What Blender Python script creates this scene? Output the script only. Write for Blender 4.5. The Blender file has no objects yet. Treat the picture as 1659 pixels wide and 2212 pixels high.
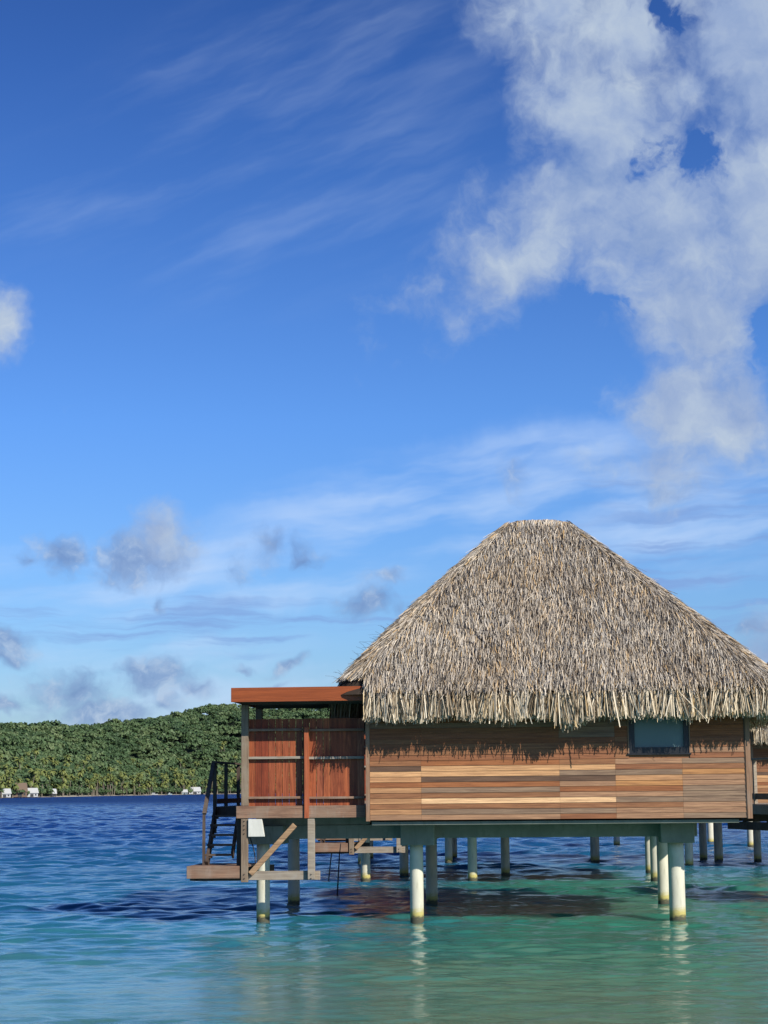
import bpy, bmesh, math, random
import numpy as np
from mathutils import Vector, Matrix
R = math.radians
random.seed(7); rng = np.random.default_rng(11)
S = bpy.context.scene
COL = S.collection

# ------------------------------------------------------------------ camera
FPX = 4100.0                     # focal length in picture units (picture 1659 x 2212 units)
CAMP = Vector((0.0, -41.0, 2.86))
pitch = math.atan(600.0 / FPX); roll = 0.009
yaw = math.atan(350.5 / (FPX / math.cos(pitch)) )
f0 = Vector((-math.sin(yaw), math.cos(yaw), 0)); r0 = Vector((math.cos(yaw), math.sin(yaw), 0))
F = f0 * math.cos(pitch) + Vector((0, 0, math.sin(pitch)))
U0 = r0.cross(F); 
RR = r0 * math.cos(roll) - U0 * math.sin(roll)
UU = U0 * math.cos(roll) + r0 * math.sin(roll)
cam = bpy.data.cameras.new('camera'); camo = bpy.data.objects.new('camera', cam); COL.objects.link(camo)
M = Matrix((RR, UU, -F)).transposed().to_4x4(); M.translation = CAMP
camo.matrix_world = M
cam.sensor_fit = 'VERTICAL'; cam.sensor_height = 36; cam.lens = FPX / 2212 * 36
cam.clip_start = 0.5; cam.clip_end = 60000
S.camera = camo
S.render.resolution_x = 768; S.render.resolution_y = 1024

def ray(px, py):
    return (F + RR * ((px - 829.5) / FPX) + UU * ((1106 - py) / FPX)).normalized()
def P(px, py, y):                # point of the vertical plane Y=y seen at picture position
    d = ray(px, py); return CAMP + d * ((y - CAMP.y) / d.y)
def azel(px, py):
    d = ray(px, py); return math.atan2(d.x, d.y), math.asin(d.z)

# ------------------------------------------------------------------ sun, exposure
SUN_EL, SUN_AZ = R(30), R(135)   # azimuth clockwise from +Y
S.view_settings.view_transform = 'Standard'; S.view_settings.look = 'None'
S.view_settings.exposure = 0.25; S.view_settings.gamma = 1.0
sl = bpy.data.lights.new('sun', 'SUN'); sl.energy = 4.8; sl.angle = R(0.53); sl.color = (1.0, 0.93, 0.82)
so = bpy.data.objects.new('sun', sl); COL.objects.link(so)
sd = Vector((math.sin(SUN_AZ) * math.cos(SUN_EL), math.cos(SUN_AZ) * math.cos(SUN_EL), math.sin(SUN_EL)))
so.rotation_euler = sd.to_track_quat('Z', 'Y').to_euler(); so.location = (30, -30, 40)

# ------------------------------------------------------------------ node helper
class NT:
    def __init__(s, tree): s.t = tree; s.n = tree.nodes; s.l = tree.links
    def new(s, typ, **kw):
        n = s.n.new(typ)
        for k, v in kw.items(): setattr(n, k, v)
        return n
    def put(s, sock, v):
        if hasattr(v, 'links') and hasattr(v, 'is_output'): s.l.new(v, sock)
        else: sock.default_value = v
    def math(s, op, a, b=None, c=None, clamp=False):
        n = s.new('ShaderNodeMath', operation=op, use_clamp=clamp)
        s.put(n.inputs[0], a)
        if b is not None: s.put(n.inputs[1], b)
        if c is not None: s.put(n.inputs[2], c)
        return n.outputs[0]
    def vmath(s, op, a, b=None):
        n = s.new('ShaderNodeVectorMath', operation=op)
        s.put(n.inputs[0], a)
        if b is not None: s.put(n.inputs[1], b)
        return n.outputs['Value'] if op in ('LENGTH', 'DOT_PRODUCT') else n.outputs[0]
    def noise(s, vec, scale, detail=4, rough=0.55, dist=0.0, out=0):
        n = s.new('ShaderNodeTexNoise'); s.put(n.inputs['Vector'], vec)
        n.inputs['Scale'].default_value = scale; n.inputs['Detail'].default_value = detail
        n.inputs['Roughness'].default_value = rough; n.inputs['Distortion'].default_value = dist
        return n.outputs[out]
    def mapping(s, vec, loc=(0,0,0), rot=(0,0,0), sc=(1,1,1), typ='POINT'):
        n = s.new('ShaderNodeMapping', vector_type=typ); s.put(n.inputs['Vector'], vec)
        n.inputs['Location'].default_value = loc; n.inputs['Rotation'].default_value = rot; n.inputs['Scale'].default_value = sc
        return n.outputs[0]
    def mix(s, fac, a, b, blend='MIX'):
        n = s.new('ShaderNodeMix', data_type='RGBA', blend_type=blend)
        s.put(n.inputs[0], fac); s.put(n.inputs[6], c4(a)); s.put(n.inputs[7], c4(b)); return n.outputs[2]
    def ramp(s, fac, stops, interp='LINEAR'):
        n = s.new('ShaderNodeValToRGB'); s.put(n.inputs[0], fac); cr = n.color_ramp; cr.interpolation = interp
        while len(cr.elements) < len(stops): cr.elements.new(0.5)
        for e, (p, c) in zip(cr.elements, stops): e.position = p; e.color = c4(c)
        return n.outputs[0]
    def smooth(s, v, a, b):
        n = s.new('ShaderNodeMapRange', interpolation_type='SMOOTHSTEP'); s.put(n.inputs[0], v)
        n.inputs[1].default_value = a; n.inputs[2].default_value = b
        n.inputs[3].default_value = 0; n.inputs[4].default_value = 1; return n.outputs[0]
def c4(c):
    if isinstance(c, (tuple, list)) and len(c) == 3: return (*c, 1.0)
    if isinstance(c, (int, float)): return (c, c, c, 1.0)
    return c

# ------------------------------------------------------------------ world: sky and clouds
W = bpy.data.worlds.new('World'); S.world = W; W.use_nodes = True
w = NT(W.node_tree); w.n.clear()
wout = w.new('ShaderNodeOutputWorld'); bg = w.new('ShaderNodeBackground'); w.l.new(bg.outputs[0], wout.inputs[0])
sky = w.new('ShaderNodeTexSky', sky_type='NISHITA', sun_disc=False)
sky.sun_elevation = SUN_EL; sky.sun_rotation = SUN_AZ; sky.altitude = 0; sky.air_density = 1.0; sky.dust_density = 0.6; sky.ozone_density = 2.0
tc = w.new('ShaderNodeTexCoord'); sep = w.new('ShaderNodeSeparateXYZ'); w.l.new(tc.outputs['Generated'], sep.inputs[0])
AZ = w.math('ARCTAN2', sep.outputs[0], sep.outputs[1]); EL = w.math('ARCSINE', sep.outputs[2])
cmb = w.new('ShaderNodeCombineXYZ'); w.l.new(AZ, cmb.inputs[0]); w.l.new(EL, cmb.inputs[1])
PV = cmb.outputs[0]              # azimuth / elevation in radians
# blue of the sky: darker and deeper upwards
grad = w.ramp(w.math('MULTIPLY', EL, 1 / 0.6), [(0.0, (0.62, 0.80, 1.16)), (0.12, (0.57, 0.84, 1.29)), (0.32, (0.46, 0.80, 1.40)), (0.62, (0.27, 0.53, 1.08)), (1.0, (0.12, 0.25, 0.62))])
SKYC = w.mix(1.0, sky.outputs[0], grad, 'MULTIPLY')

warpv = w.vmath('SUBTRACT', w.noise(PV, 22, 4, 0.6, out=1), (0.5, 0.5, 0.5))
def scaled(v, k):
    n = w.new('ShaderNodeVectorMath', operation='SCALE'); w.put(n.inputs[0], v); n.inputs['Scale'].default_value = k; return n.outputs[0]
PW = w.vmath('ADD', PV, scaled(warpv, 0.034))
def field(blobs, src):
    acc = None
    for (px, py, rx, ry, rot, k) in blobs:
        a, e = azel(px, py)
        m = w.mapping(src, (a, e, 0), (0, 0, R(rot)), (rx / FPX, ry / FPX, 1), 'TEXTURE')
        d = w.math('SUBTRACT', 1.0, w.vmath('LENGTH', m))
        if k != 1: d = w.math('MULTIPLY', w.math('MAXIMUM', d, -1.0), k)
        if acc is None: acc = d
        else:
            n = w.new('ShaderNodeMath', operation='SMOOTH_MAX'); w.put(n.inputs[0], acc); w.put(n.inputs[1], d); n.inputs[2].default_value = 0.25; acc = n.outputs[0]
    return acc
big = [(1190, 10, 150, 150, 0, 1), (1380, 60, 290, 200, 0, 1), (1640, 80, 220, 300, 0, 1.2), (1280, 250, 210, 200, 10, 1),
       (1230, 430, 250, 160, 30, 1), (1450, 500, 360, 190, 0, 1.1), (1660, 450, 230, 300, 0, 1.1), (1080, 580, 280, 110, 15, .75),
       (1500, 680, 190, 180, -10, 1), (1490, 860, 190, 130, 0, 1), (1600, 880, 130, 120, 0, 1), (1950, 300, 450, 500, 0, 1),
       (1430, 1000, 140, 80, 0, .6), (-18, 705, 80, 95, 0, 1), (1490, 190, 150, 90, 0, 1), (350, 1140, 95, 85, 20, .85), (1670, 1420, 90, 80, 0, .8), (-500, 500, 300, 160, 10, 1)]
holes = [(1482, 335, 92, 76, -15, 1), (1440, 25, 70, 40, -10, 1), (1660, 715, 48, 75, 0, 1), (1230, 690, 150, 50, 0, .7)]
small = [(300, 1200, 140, 85, 0, 1.1), (130, 1190, 75, 60, 0, 1), (60, 1210, 40, 30, 0, .7), (580, 1185, 60, 45, 0, .9), (650, 1200, 60, 30, 0, .8),
         (500, 1225, 50, 50, -40, .6), (790, 1300, 70, 45, 0, .9), (850, 1310, 50, 30, 0, .6), (345, 1300, 28, 34, 0, .7), (150, 1490, 110, 75, 0, 1.1), (220, 1535, 170, 50, 0, 1.1), (330, 1460, 110, 48, 0, 1.1),
         (420, 1480, 60, 24, 0, .8), (20, 1400, 75, 40, -10, .9), (20, 1430, 60, 22, 0, .9), (640, 1435, 60, 20, 10, .9), (530, 1430, 40, 14, 0, .7), (590, 1475, 50, 14, 0, .7),
         (10, 1530, 60, 24, 0, .8), (360, 1520, 60, 34, 20, .6), (1110, 1020, 45, 45, 0, .6), (1460, 1060, 70, 40, 0, .5), (830, 1240, 60, 30, 0, .6), (1640, 1360, 60, 26, 0, .8)]
fb = w.noise(PW, 17, 9, 0.60); 
sunoff = w.vmath('ADD', PW, (0.010, 0.012, 0))
fb2 = w.noise(sunoff, 17, 9, 0.60)
Fb = field(big, PW); Fh = field(holes, PW); Fs = field(small, PW)
fine = w.noise(PW, 45, 7, 0.6)
Fh = w.math('ADD', Fh, w.math('MULTIPLY', w.math('SUBTRACT', fine, 0.5), 2.6))
Fh = w.math('ADD', Fh, w.math('MULTIPLY', w.math('SUBTRACT', fb2, 0.5), 1.6))
Fb = w.math('SUBTRACT', Fb, w.math('MULTIPLY', w.smooth(Fh, -0.05, 1.25), 1.75))
den = w.math('ADD', Fb, w.math('MULTIPLY', w.math('SUBTRACT', fb, 0.5), 2.5))
aB = w.smooth(den, -0.20, 0.85)
fbs = w.noise(PW, 45, 7, 0.6)
fbs2 = w.noise(w.vmath('ADD', PW, (0.005, 0.009, 0)), 45, 7, 0.6)
dens = w.math('ADD', Fs, w.math('MULTIPLY', w.math('SUBTRACT', fbs, 0.5), 2.0))
aS = w.smooth(dens, -0.05, 0.85)
liB = w.math('ADD', w.math('MULTIPLY', w.math('SUBTRACT', fb, fb2), 1.5), 0.50, clamp=True)
liB = w.math('ADD', liB, w.math('MULTIPLY', w.math('SUBTRACT', w.noise(PW, 7, 3, .5), 0.5), 1.5), clamp=True)
liS = w.math('ADD', w.math('MULTIPLY', w.math('SUBTRACT', fbs, fbs2), 3.2), 0.42, clamp=True)
cB = w.ramp(liB, [(0.0, (0.22, 0.34, 0.62)), (0.4, (0.36, 0.47, 0.70)), (0.75, (0.52, 0.62, 0.76)), (1.0, (0.74, 0.80, 0.86))])
cS = w.ramp(liS, [(0.0, (0.16, 0.26, 0.52)), (0.5, (0.24, 0.36, 0.62)), (1.0, (0.46, 0.57, 0.76))])
# thin high cloud: long wisps
def wisps(rot, sx, sy, scale, lo, hi, mask, seed):
    m = w.mapping(PV, (seed, 0, 0), (0, 0, R(rot)), (1, 1, 1))
    m = w.mapping(w.vmath('ADD', m, scaled(warpv, 0.012)), (0, 0, 0), (0, 0, 0), (sx, sy, 1))
    n = w.noise(m, scale, 4, 0.55)
    return w.math('MULTIPLY', w.smooth(n, lo, hi), w.smooth(field(mask, PW), 0.0, 0.7))
a1 = wisps(-21, 1.0, 6.0, 7, 0.40, 0.85, [(600, 230, 800, 330, 25, 1), (700, 430, 620, 260, 20, 1), (250, 400, 500, 130, 20, 1)], 1.3)
a2 = wisps(-8, 1.0, 4.5, 9, 0.33, 0.72, [(1000, 1080, 780, 170, 10, 1), (400, 1240, 800, 110, 3, 1), (1500, 1100, 500, 180, 0, 1), (450, 1550, 900, 120, 0, 1.2), (300, 1400, 500, 60, 0, .8)], 4.1)
a3 = wisps(0, 1.0, 13.0, 9, 0.46, 0.66, [(500, 1340, 900, 90, 0, 1), (1500, 1180, 420, 160, 4, 1.2), (1500, 1300, 420, 80, 0, 1), (1500, 1050, 420, 60, 0, 1)], 8.7)
base = w.mix(w.math('MULTIPLY', a1, 0.19), SKYC, (6.2, 7.6, 9.6))
base = w.mix(w.math('MULTIPLY', a2, 0.66), base, (5.6, 7.2, 9.8))
base = w.mix(w.math('MULTIPLY', a3, 0.75), base, (2.2, 3.7, 7.2))
CK = 9.5
def scl(c):
    return w.mix(1.0, c, (CK, CK, CK), 'MULTIPLY')
base = w.mix(w.math('MULTIPLY', aS, 0.80), base, scl(cS))
base = w.mix(w.math('MULTIPLY', aB, 0.95), base, scl(cB))
w.l.new(base, bg.inputs[0]); bg.inputs[1].default_value = 0.084

# ------------------------------------------------------------------ object helpers
def tag(o, label=None, cat=None, group=None, kind=None):
    if label: o['label'] = label
    if cat: o['category'] = cat
    if group: o['group'] = group
    if kind: o['kind'] = kind
    return o
def empty(name, loc=(0,0,0), parent=None):
    o = bpy.data.objects.new(name, None); COL.objects.link(o); o.location = loc; o.parent = parent; return o
def npmesh(name, V, Fq, mat, parent=None, attr=None, smooth=False, loc=(0,0,0), mats=None, mi=None):
    me = bpy.data.meshes.new(name); V = np.asarray(V, np.float32); Fq = np.asarray(Fq, np.int32); k = Fq.shape[1]
    me.vertices.add(len(V)); me.vertices.foreach_set('co', V.ravel())
    me.loops.add(Fq.size); me.loops.foreach_set('vertex_index', Fq.ravel())
    me.polygons.add(len(Fq)); me.polygons.foreach_set('loop_start', np.arange(0, Fq.size, k, dtype=np.int32))
    me.polygons.foreach_set('loop_total', np.full(len(Fq), k, np.int32))
    if attr is not None:
        a = me.attributes.new('tone', 'FLOAT', 'FACE'); a.data.foreach_set('value', np.asarray(attr, np.float32))
    me.update(calc_edges=True); me.validate()
    for m_ in (mats or [mat]): me.materials.append(m_)
    if mi is not None: me.polygons.foreach_set('material_index', np.asarray(mi, np.int32))
    if smooth: me.polygons.foreach_set('use_smooth', np.ones(len(Fq), bool))
    o = bpy.data.objects.new(name, me); COL.objects.link(o); o.parent = parent; o.location = loc
    return o
class MB:
    def __init__(s): s.bm = bmesh.new(); s.cl = s.bm.faces.layers.float_color.new('Col')
    def hexa(s, pts, col=None):
        vs = [s.bm.verts.new(p) for p in pts]
        for f in ((0,3,2,1),(4,5,6,7),(0,1,5,4),(1,2,6,5),(2,3,7,6),(3,0,4,7)):
            fc = s.bm.faces.new([vs[i] for i in f])
            if col: fc[s.cl] = c4(col)
        return s
    def box(s, x0, x1, y0, y1, z0, z1, col=None):
        return s.hexa([(x0,y0,z0),(x1,y0,z0),(x1,y1,z0),(x0,y1,z0),(x0,y0,z1),(x1,y0,z1),(x1,y1,z1),(x0,y1,z1)], col)
    def bar(s, a, b, wd, th, side=None):      # beam from a to b; wd along 'side' axis, th across it
        a = Vector(a); b = Vector(b); d = (b - a).normalized()
        sd_ = Vector(side) if side else (Vector((0,0,1)) if abs(d.z) < .9 else Vector((1,0,0)))
        n1 = d.cross(sd_).normalized(); n2 = n1.cross(d).normalized()
        q = [n1*th/2*i + n2*wd/2*j for i, j in ((-1,-1),(1,-1),(1,1),(-1,1))]
        return s.hexa([a+v for v in q] + [b+v for v in q])
    def cyl(s, a, b, r0_, r1_=None, n=20, rings=1, jit=0.0):
        r1_ = r0_ if r1_ is None else r1_
        a = Vector(a); b = Vector(b); d = (b-a).normalized(); n1 = d.orthogonal().normalized(); n2 = d.cross(n1)
        prev = None
        for k in range(rings+1):
            t = k / rings; c = a.lerp(b, t); r = r0_ + (r1_-r0_)*t
            ring = [s.bm.verts.new(c + (n1*math.cos(2*math.pi*i/n) + n2*math.sin(2*math.pi*i/n)) * r * (1+random.uniform(-jit,jit))) for i in range(n)]
            if prev:
                for i in range(n):
                    f = s.bm.faces.new((prev[i], prev[(i+1)%n], ring[(i+1)%n], ring[i])); f.smooth = True
            else: s.bm.faces.new(list(reversed(ring)))
            prev = ring
        s.bm.faces.new(prev); return s
    def build(s, name, mat, parent=None, loc=(0,0,0), bevel=0.0):
        if loc != (0,0,0): bmesh.ops.translate(s.bm, verts=s.bm.verts, vec=-Vector(loc))
        bmesh.ops.recalc_face_normals(s.bm, faces=s.bm.faces)
        if bevel: bmesh.ops.bevel(s.bm, geom=[e for e in s.bm.edges], offset=bevel, segments=1, affect='EDGES')
        me = bpy.data.meshes.new(name); s.bm.to_mesh(me); s.bm.free(); me.materials.append(mat)
        o = bpy.data.objects.new(name, me); COL.objects.link(o); o.parent = parent; o.location = loc; return o

# ------------------------------------------------------------------ materials
def material(name):
    m = bpy.data.materials.new(name); m.use_nodes = True; t = NT(m.node_tree)
    b = t.n['Principled BSDF']; return m, t, b
def coords(t, kind='Object'):
    return t.new('ShaderNodeTexCoord').outputs[kind]
def wood(name, col, axis='x', var=0.35, rough=0.65, attr=False, grey=None, stain=None, spec=0.35):
    m, t, b = material(name); co = coords(t)
    sc = {'x': (0.9, 14, 22), 'z': (16, 16, 0.9), 'y': (14, 0.9, 14)}[axis]
    g = t.noise(t.mapping(co, sc=sc), 1.6, 8, 0.65, 0.6)
    g2 = t.noise(t.mapping(co, (3,1,5), sc=tuple(v*4 for v in sc)), 2.2, 4, 0.6)
    c = col
    if attr:
        a = t.new('ShaderNodeAttribute', attribute_name='Col'); c = a.outputs['Color']
    lo = t.mix(1.0, c, (1-var*1.3, 1-var*1.5, 1-var*1.5), 'MULTIPLY'); hi = t.mix(1.0, c, (1+var, 1+var*.9, 1+var*.8), 'MULTIPLY')
    c1 = t.mix(t.smooth(g, 0.3, 0.72), lo, hi)
    c1 = t.mix(t.math('MULTIPLY', t.smooth(g2, 0.5, 0.75), 0.35), c1, lo)
    if grey:
        pn = t.noise(t.mapping(co, sc=(1.2, 1.2, 1.2)), 1.7, 5, 0.6)
        c1 = t.mix(t.math('MULTIPLY', t.smooth(pn, 0.42, 0.7), grey[3]), c1, grey[:3])
    if stain:
        pn = t.noise(t.mapping(co, (7,7,7), sc=(5, 5, 1.3)), 1.0, 5, 0.65)
        c1 = t.mix(t.math('MULTIPLY', t.smooth(pn, 0.5, 0.68), stain[3]), c1, stain[:3])
    t.put(b.inputs['Base Color'], c1); b.inputs['Roughness'].default_value = rough
    b.inputs['Specular IOR Level'].default_value = spec
    bp = t.new('ShaderNodeBump'); bp.inputs['Strength'].default_value = 0.5; bp.inputs['Distance'].default_value = 0.006
    t.l.new(g, bp.inputs['Height']); t.l.new(bp.outputs[0], b.inputs['Normal'])
    return m
M_siding = wood('siding wood', None, 'x', 0.28, 0.6, attr=True)
M_red = wood('varnished red timber', (0.28, 0.070, 0.019), 'x', 0.18, 0.45, spec=0.4)
M_redboard = wood('stained red boards', None, 'z', 0.30, 0.55, attr=True, stain=(0.10, 0.018, 0.008, 0.6))
M_redpost = wood('red post', (0.36, 0.10, 0.04), 'z', 0.2, 0.55)
M_greyv = wood('weathered post', (0.21, 0.16, 0.11), 'z', 0.25, 0.8, grey=(0.27, 0.23, 0.175, .6))
M_greyh = wood('weathered beam', (0.24, 0.145, 0.095), 'x', 0.3, 0.8, grey=(0.25, 0.19, 0.14, .6), stain=(0.36, 0.32, 0.28, .25))
M_greyl = wood('pale weathered beam', (0.30, 0.26, 0.20), 'x', 0.25, 0.8, grey=(0.34, 0.32, 0.28, .6))
M_pale = wood('pale brace timber', (0.34, 0.23, 0.13), 'x', 0.35, 0.75)
M_dark = wood('dark weathered timber', (0.075, 0.055, 0.043), 'z', 0.3, 0.8, grey=(0.14, 0.115, 0.095, .5))
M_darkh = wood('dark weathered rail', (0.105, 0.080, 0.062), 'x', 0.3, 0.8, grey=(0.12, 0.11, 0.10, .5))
M_trim = wood('corner trim wood', (0.27, 0.165, 0.10), 'z', 0.25, 0.7, grey=(0.27, 0.22, 0.18, .5))
def concrete(name, col, col2, water=False):
    m, t, b = material(name); co = coords(t)
    n = t.noise(co, 2.3, 7, 0.65); n2 = t.noise(t.mapping(co, sc=(6, 6, 1)), 2.0, 5, 0.6)
    c = t.mix(t.smooth(n, 0.35, 0.7), col, col2)
    c = t.mix(t.math('MULTIPLY', t.smooth(n2, 0.52, 0.72), 0.55), c, (col2[0]*.55, col2[1]*.55, col2[2]*.5))
    if water:      # growth and wet line where the sea reaches
        sp = t.new('ShaderNodeSeparateXYZ'); t.l.new(co, sp.inputs[0])
        z = t.math('ADD', sp.outputs[2], t.math('MULTIPLY', t.math('SUBTRACT', t.noise(t.mapping(co, sc=(3,3,8)), 4, 5, .7), 0.5), 0.30))
        c = t.mix(t.smooth(z, 0.34, 0.16), c, (0.46, 0.40, 0.13)); c = t.mix(t.smooth(z, 0.15, 0.06), c, (0.07, 0.07, 0.045))
    t.put(b.inputs['Base Color'], c); b.inputs['Roughness'].default_value = 0.85
    bp = t.new('ShaderNodeBump'); bp.inputs['Strength'].default_value = 0.4; bp.inputs['Distance'].default_value = 0.01
    t.l.new(t.noise(co, 18, 6, .7), bp.inputs['Height']); t.l.new(bp.outputs[0], b.inputs['Normal'])
    return m
M_conc = concrete('grey green concrete', (0.185, 0.200, 0.165), (0.24, 0.255, 0.21))
M_white = concrete('sunlit white concrete', (0.66, 0.66, 0.60), (0.56, 0.56, 0.50))  # white here stands for sun on bare concrete
M_pile = concrete('pile concrete', (0.56, 0.55, 0.44), (0.66, 0.64, 0.51), True)
def thatch(name, tones, rough=0.75):
    m, t, b = material(name)
    g = t.new('ShaderNodeNewGeometry'); c = t.ramp(g.outputs['Random Per Island'], tones)
    co = coords(t); n = t.noise(t.mapping(co, sc=(1,1,.6)), .9, 6, .62)
    n3 = t.noise(t.mapping(co, (4,4,4), sc=(1,1,.5)), .7, 5, .6); c = t.mix(t.math('MULTIPLY', t.smooth(n3, .5, .7), .28), c, t.mix(1.0, c, (1.12, 1.0, .82), 'MULTIPLY'))
    c = t.mix(t.math('MULTIPLY', t.smooth(n, 0.42, 0.66), 0.75), c, t.mix(1.0, c, (0.72, 0.68, 0.64), 'MULTIPLY'))
    n2 = t.noise(co, 60, 2, .5); c = t.mix(t.math('MULTIPLY', n2, .3), c, t.mix(1.0, c, (0.6, 0.55, 0.5), 'MULTIPLY'))
    t.put(b.inputs['Base Color'], c); b.inputs['Roughness'].default_value = rough; b.inputs['Specular IOR Level'].default_value = 0.25
    return m
M_thatch = thatch('grey pandanus thatch', [(0, (0.10, 0.08, 0.06)), (0.2, (0.28, 0.25, 0.21)), (0.45, (0.53, 0.485, 0.42)), (0.75, (0.70, 0.64, 0.545)), (0.9, (0.58, 0.40, 0.19)), (1.0, (0.78, 0.71, 0.60))])
M_fringe = thatch('pale thatch fringe', [(0, (0.08, 0.055, 0.03)), (0.24, (0.30, 0.23, 0.15)), (0.42, (0.62, 0.53, 0.39)), (0.85, (0.80, 0.72, 0.57)), (1.0, (0.60, 0.42, 0.19))])
m, t, b = material('thatch underlayer'); t.put(b.inputs['Base Color'], (0.055, 0.043, 0.034, 1)); b.inputs['Roughness'].default_value = 1; b.inputs['Specular IOR Level'].default_value = 0; M_under = m
m, t, b = material('window frame metal'); t.put(b.inputs['Base Color'], (0.012, 0.013, 0.016, 1)); b.inputs['Roughness'].default_value = 0.45; M_frame = m
m, t, b = material('frosted pane'); t.put(b.inputs['Base Color'], t.mix(t.noise(coords(t), 1.5, 3), (0.085, 0.150, 0.155), (0.12, 0.195, 0.195))); b.inputs['Roughness'].default_value = 0.3; M_pane = m
m, t, b = material('cable rubber'); t.put(b.inputs['Base Color'], (0.02, 0.02, 0.022, 1)); b.inputs['Roughness'].default_value = 0.5; M_cable = m
m, t, b = material('bolt metal'); t.put(b.inputs['Base Color'], (0.06, 0.05, 0.045, 1)); b.inputs['Metallic'].default_value = 0.6; b.inputs['Roughness'].default_value = 0.5; M_bolt = m

# ------------------------------------------------------------------ water
def make_water():
    m, t, b = material('lagoon water'); co = coords(t)
    sp = t.new('ShaderNodeSeparateXYZ'); t.l.new(co, sp.inputs[0]); X, Y = sp.outputs[0], sp.outputs[1]
    nb = t.noise(t.mapping(co, sc=(0.03, 0.05, 1)), 1.6, 5, .6)         # patches of sand, weed and coral
    nb2 = t.noise(t.mapping(co, (9, 4, 0), sc=(0.07, 0.16, 1)), 1.4, 5, .6)
    dist = t.math('ADD', t.math('ADD', Y, 41), t.math('MULTIPLY', t.math('SUBTRACT', nb, .5), 26))
    dist = t.math('ADD', dist, t.math('MULTIPLY', X, -0.2))
    lg = t.math('DIVIDE', t.math('LOGARITHM', t.math('MAXIMUM', dist, 5), 10), 3.4)
    c = t.ramp(lg, [(0.36, (0.105, 0.265, 0.245)), (0.445, (0.075, 0.25, 0.265)), (0.475, (0.028, 0.19, 0.25)), (0.50, (0.014, 0.125, 0.225)), (0.53, (0.016, 0.13, 0.235)), (0.565, (0.012, 0.10, 0.22)), (0.61, (0.008, 0.060, 0.205)), (0.655, (0.004, 0.032, 0.165)), (1.0, (0.003, 0.026, 0.14))])
    c = t.mix(t.math('MULTIPLY', t.smooth(nb2, 0.48, 0.66), 0.5), c, t.mix(1.0, c, (0.60, 0.66, 0.72), 'MULTIPLY'))
    mott = t.noise(t.mapping(co, (3, 3, 0), sc=(0.5, 0.9, 1)), 1.0, 5, .65)
    c = t.mix(t.smooth(mott, .35, .7), t.mix(1.0, c, (0.80, 0.86, 0.88), 'MULTIPLY'), t.mix(1.0, c, (1.25, 1.12, 1.08), 'MULTIPLY'))
    xg = t.smooth(t.math('ADD', X, t.math('MULTIPLY', t.math('SUBTRACT', nb2, .5), 10)), -6.5, -0.5)   # greener over weed to the right
    yg = t.smooth(Y, 34, 14)
    c = t.mix(t.math('MULTIPLY', t.math('MULTIPLY', xg, yg), 0.88), c, t.mix(t.smooth(nb2, .4, .65), (0.045, 0.235, 0.150), (0.075, 0.185, 0.115)))
    t.put(b.inputs['Base Color'], c)
    t.put(b.inputs['Roughness'], t.math('ADD', 0.09, t.math('MULTIPLY', t.smooth(Y, 250, 600), 0.35))); b.inputs['IOR'].default_value = 1.33
    b.inputs['Specular IOR Level'].default_value = 0.40
    b.subsurface_method = 'BURLEY'; b.inputs['Subsurface Weight'].default_value = 0.9; b.inputs['Subsurface Radius'].default_value = (0.7, 1.0, 1.0); b.inputs['Subsurface Scale'].default_value = 1.3
    # waves
    def wv(sx, sy, rot, det, rough=.55, loc=(0,0,0)):
        return t.noise(t.mapping(t.mapping(co, loc, (0,0,R(rot))), sc=(sx, sy, 1)), 1.0, det, rough, 0.3)
    h = t.math('MULTIPLY', t.math('MULTIPLY', wv(0.55, 1.3, 8, 3), 0.16), t.smooth(Y, 60, 300))
    h = t.math('ADD', h, t.math('MULTIPLY', wv(1.6, 4.2, -10, 4, .6, (5,3,0)), 0.022))
    h = t.math('ADD', h, t.math('MULTIPLY', wv(6, 12, 15, 3, .6, (1,8,0)), 0.020))
    calm = t.noise(t.mapping(co, (2, 7, 0), sc=(0.05, 0.16, 1)), 1.0, 4, .6)      # gusts and slicks
    h = t.math('MULTIPLY', h, t.math('ADD', t.math('MULTIPLY', t.smooth(calm, .3, .7), 0.9), 0.45))
    far = t.smooth(Y, -10, 60)
    h = t.math('MULTIPLY', h, t.math('ADD', t.math('ADD', t.math('MULTIPLY', far, 0.75), 0.42), t.math('MULTIPLY', t.smooth(Y, 250, 600), 4.5)))
    bp = t.new('ShaderNodeBump'); bp.inputs['Strength'].default_value = 1.0; bp.inputs['Distance'].default_value = 1.0
    t.l.new(h, bp.inputs['Height']); t.l.new(bp.outputs[0], b.inputs['Normal'])
    # near sheet: real waves, finer toward the camera
    d0, d1, st = 15.0, 520.0, .0018
    dd = d0*np.exp(np.arange(0, math.log(d1/d0), st)); cx = -CAMP.y
    aa = np.linspace(R(-24), R(18), 640); D, A = np.meshgrid(dd, aa, indexing='ij')
    x = D*np.sin(A); y = D*np.cos(A) - cx; z = np.zeros_like(x); g = np.random.default_rng(21)
    amp = .66 + .62*np.clip((D-30)/70, 0, 1)
    gust = 1 + .35*np.sin(x*.11+y*.17+1)*np.sin(y*.31+x*.05) + .25*np.sin(y*.9+np.sin(x*.2)*2)*np.sin(x*.23+2)
    wx = .9*np.sin(y*.37+x*.21) + .4*np.sin(x*.63-y*.29+1.3); wy = .7*np.sin(x*.41+.5) + .35*np.sin(y*.57+x*.33)
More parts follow.
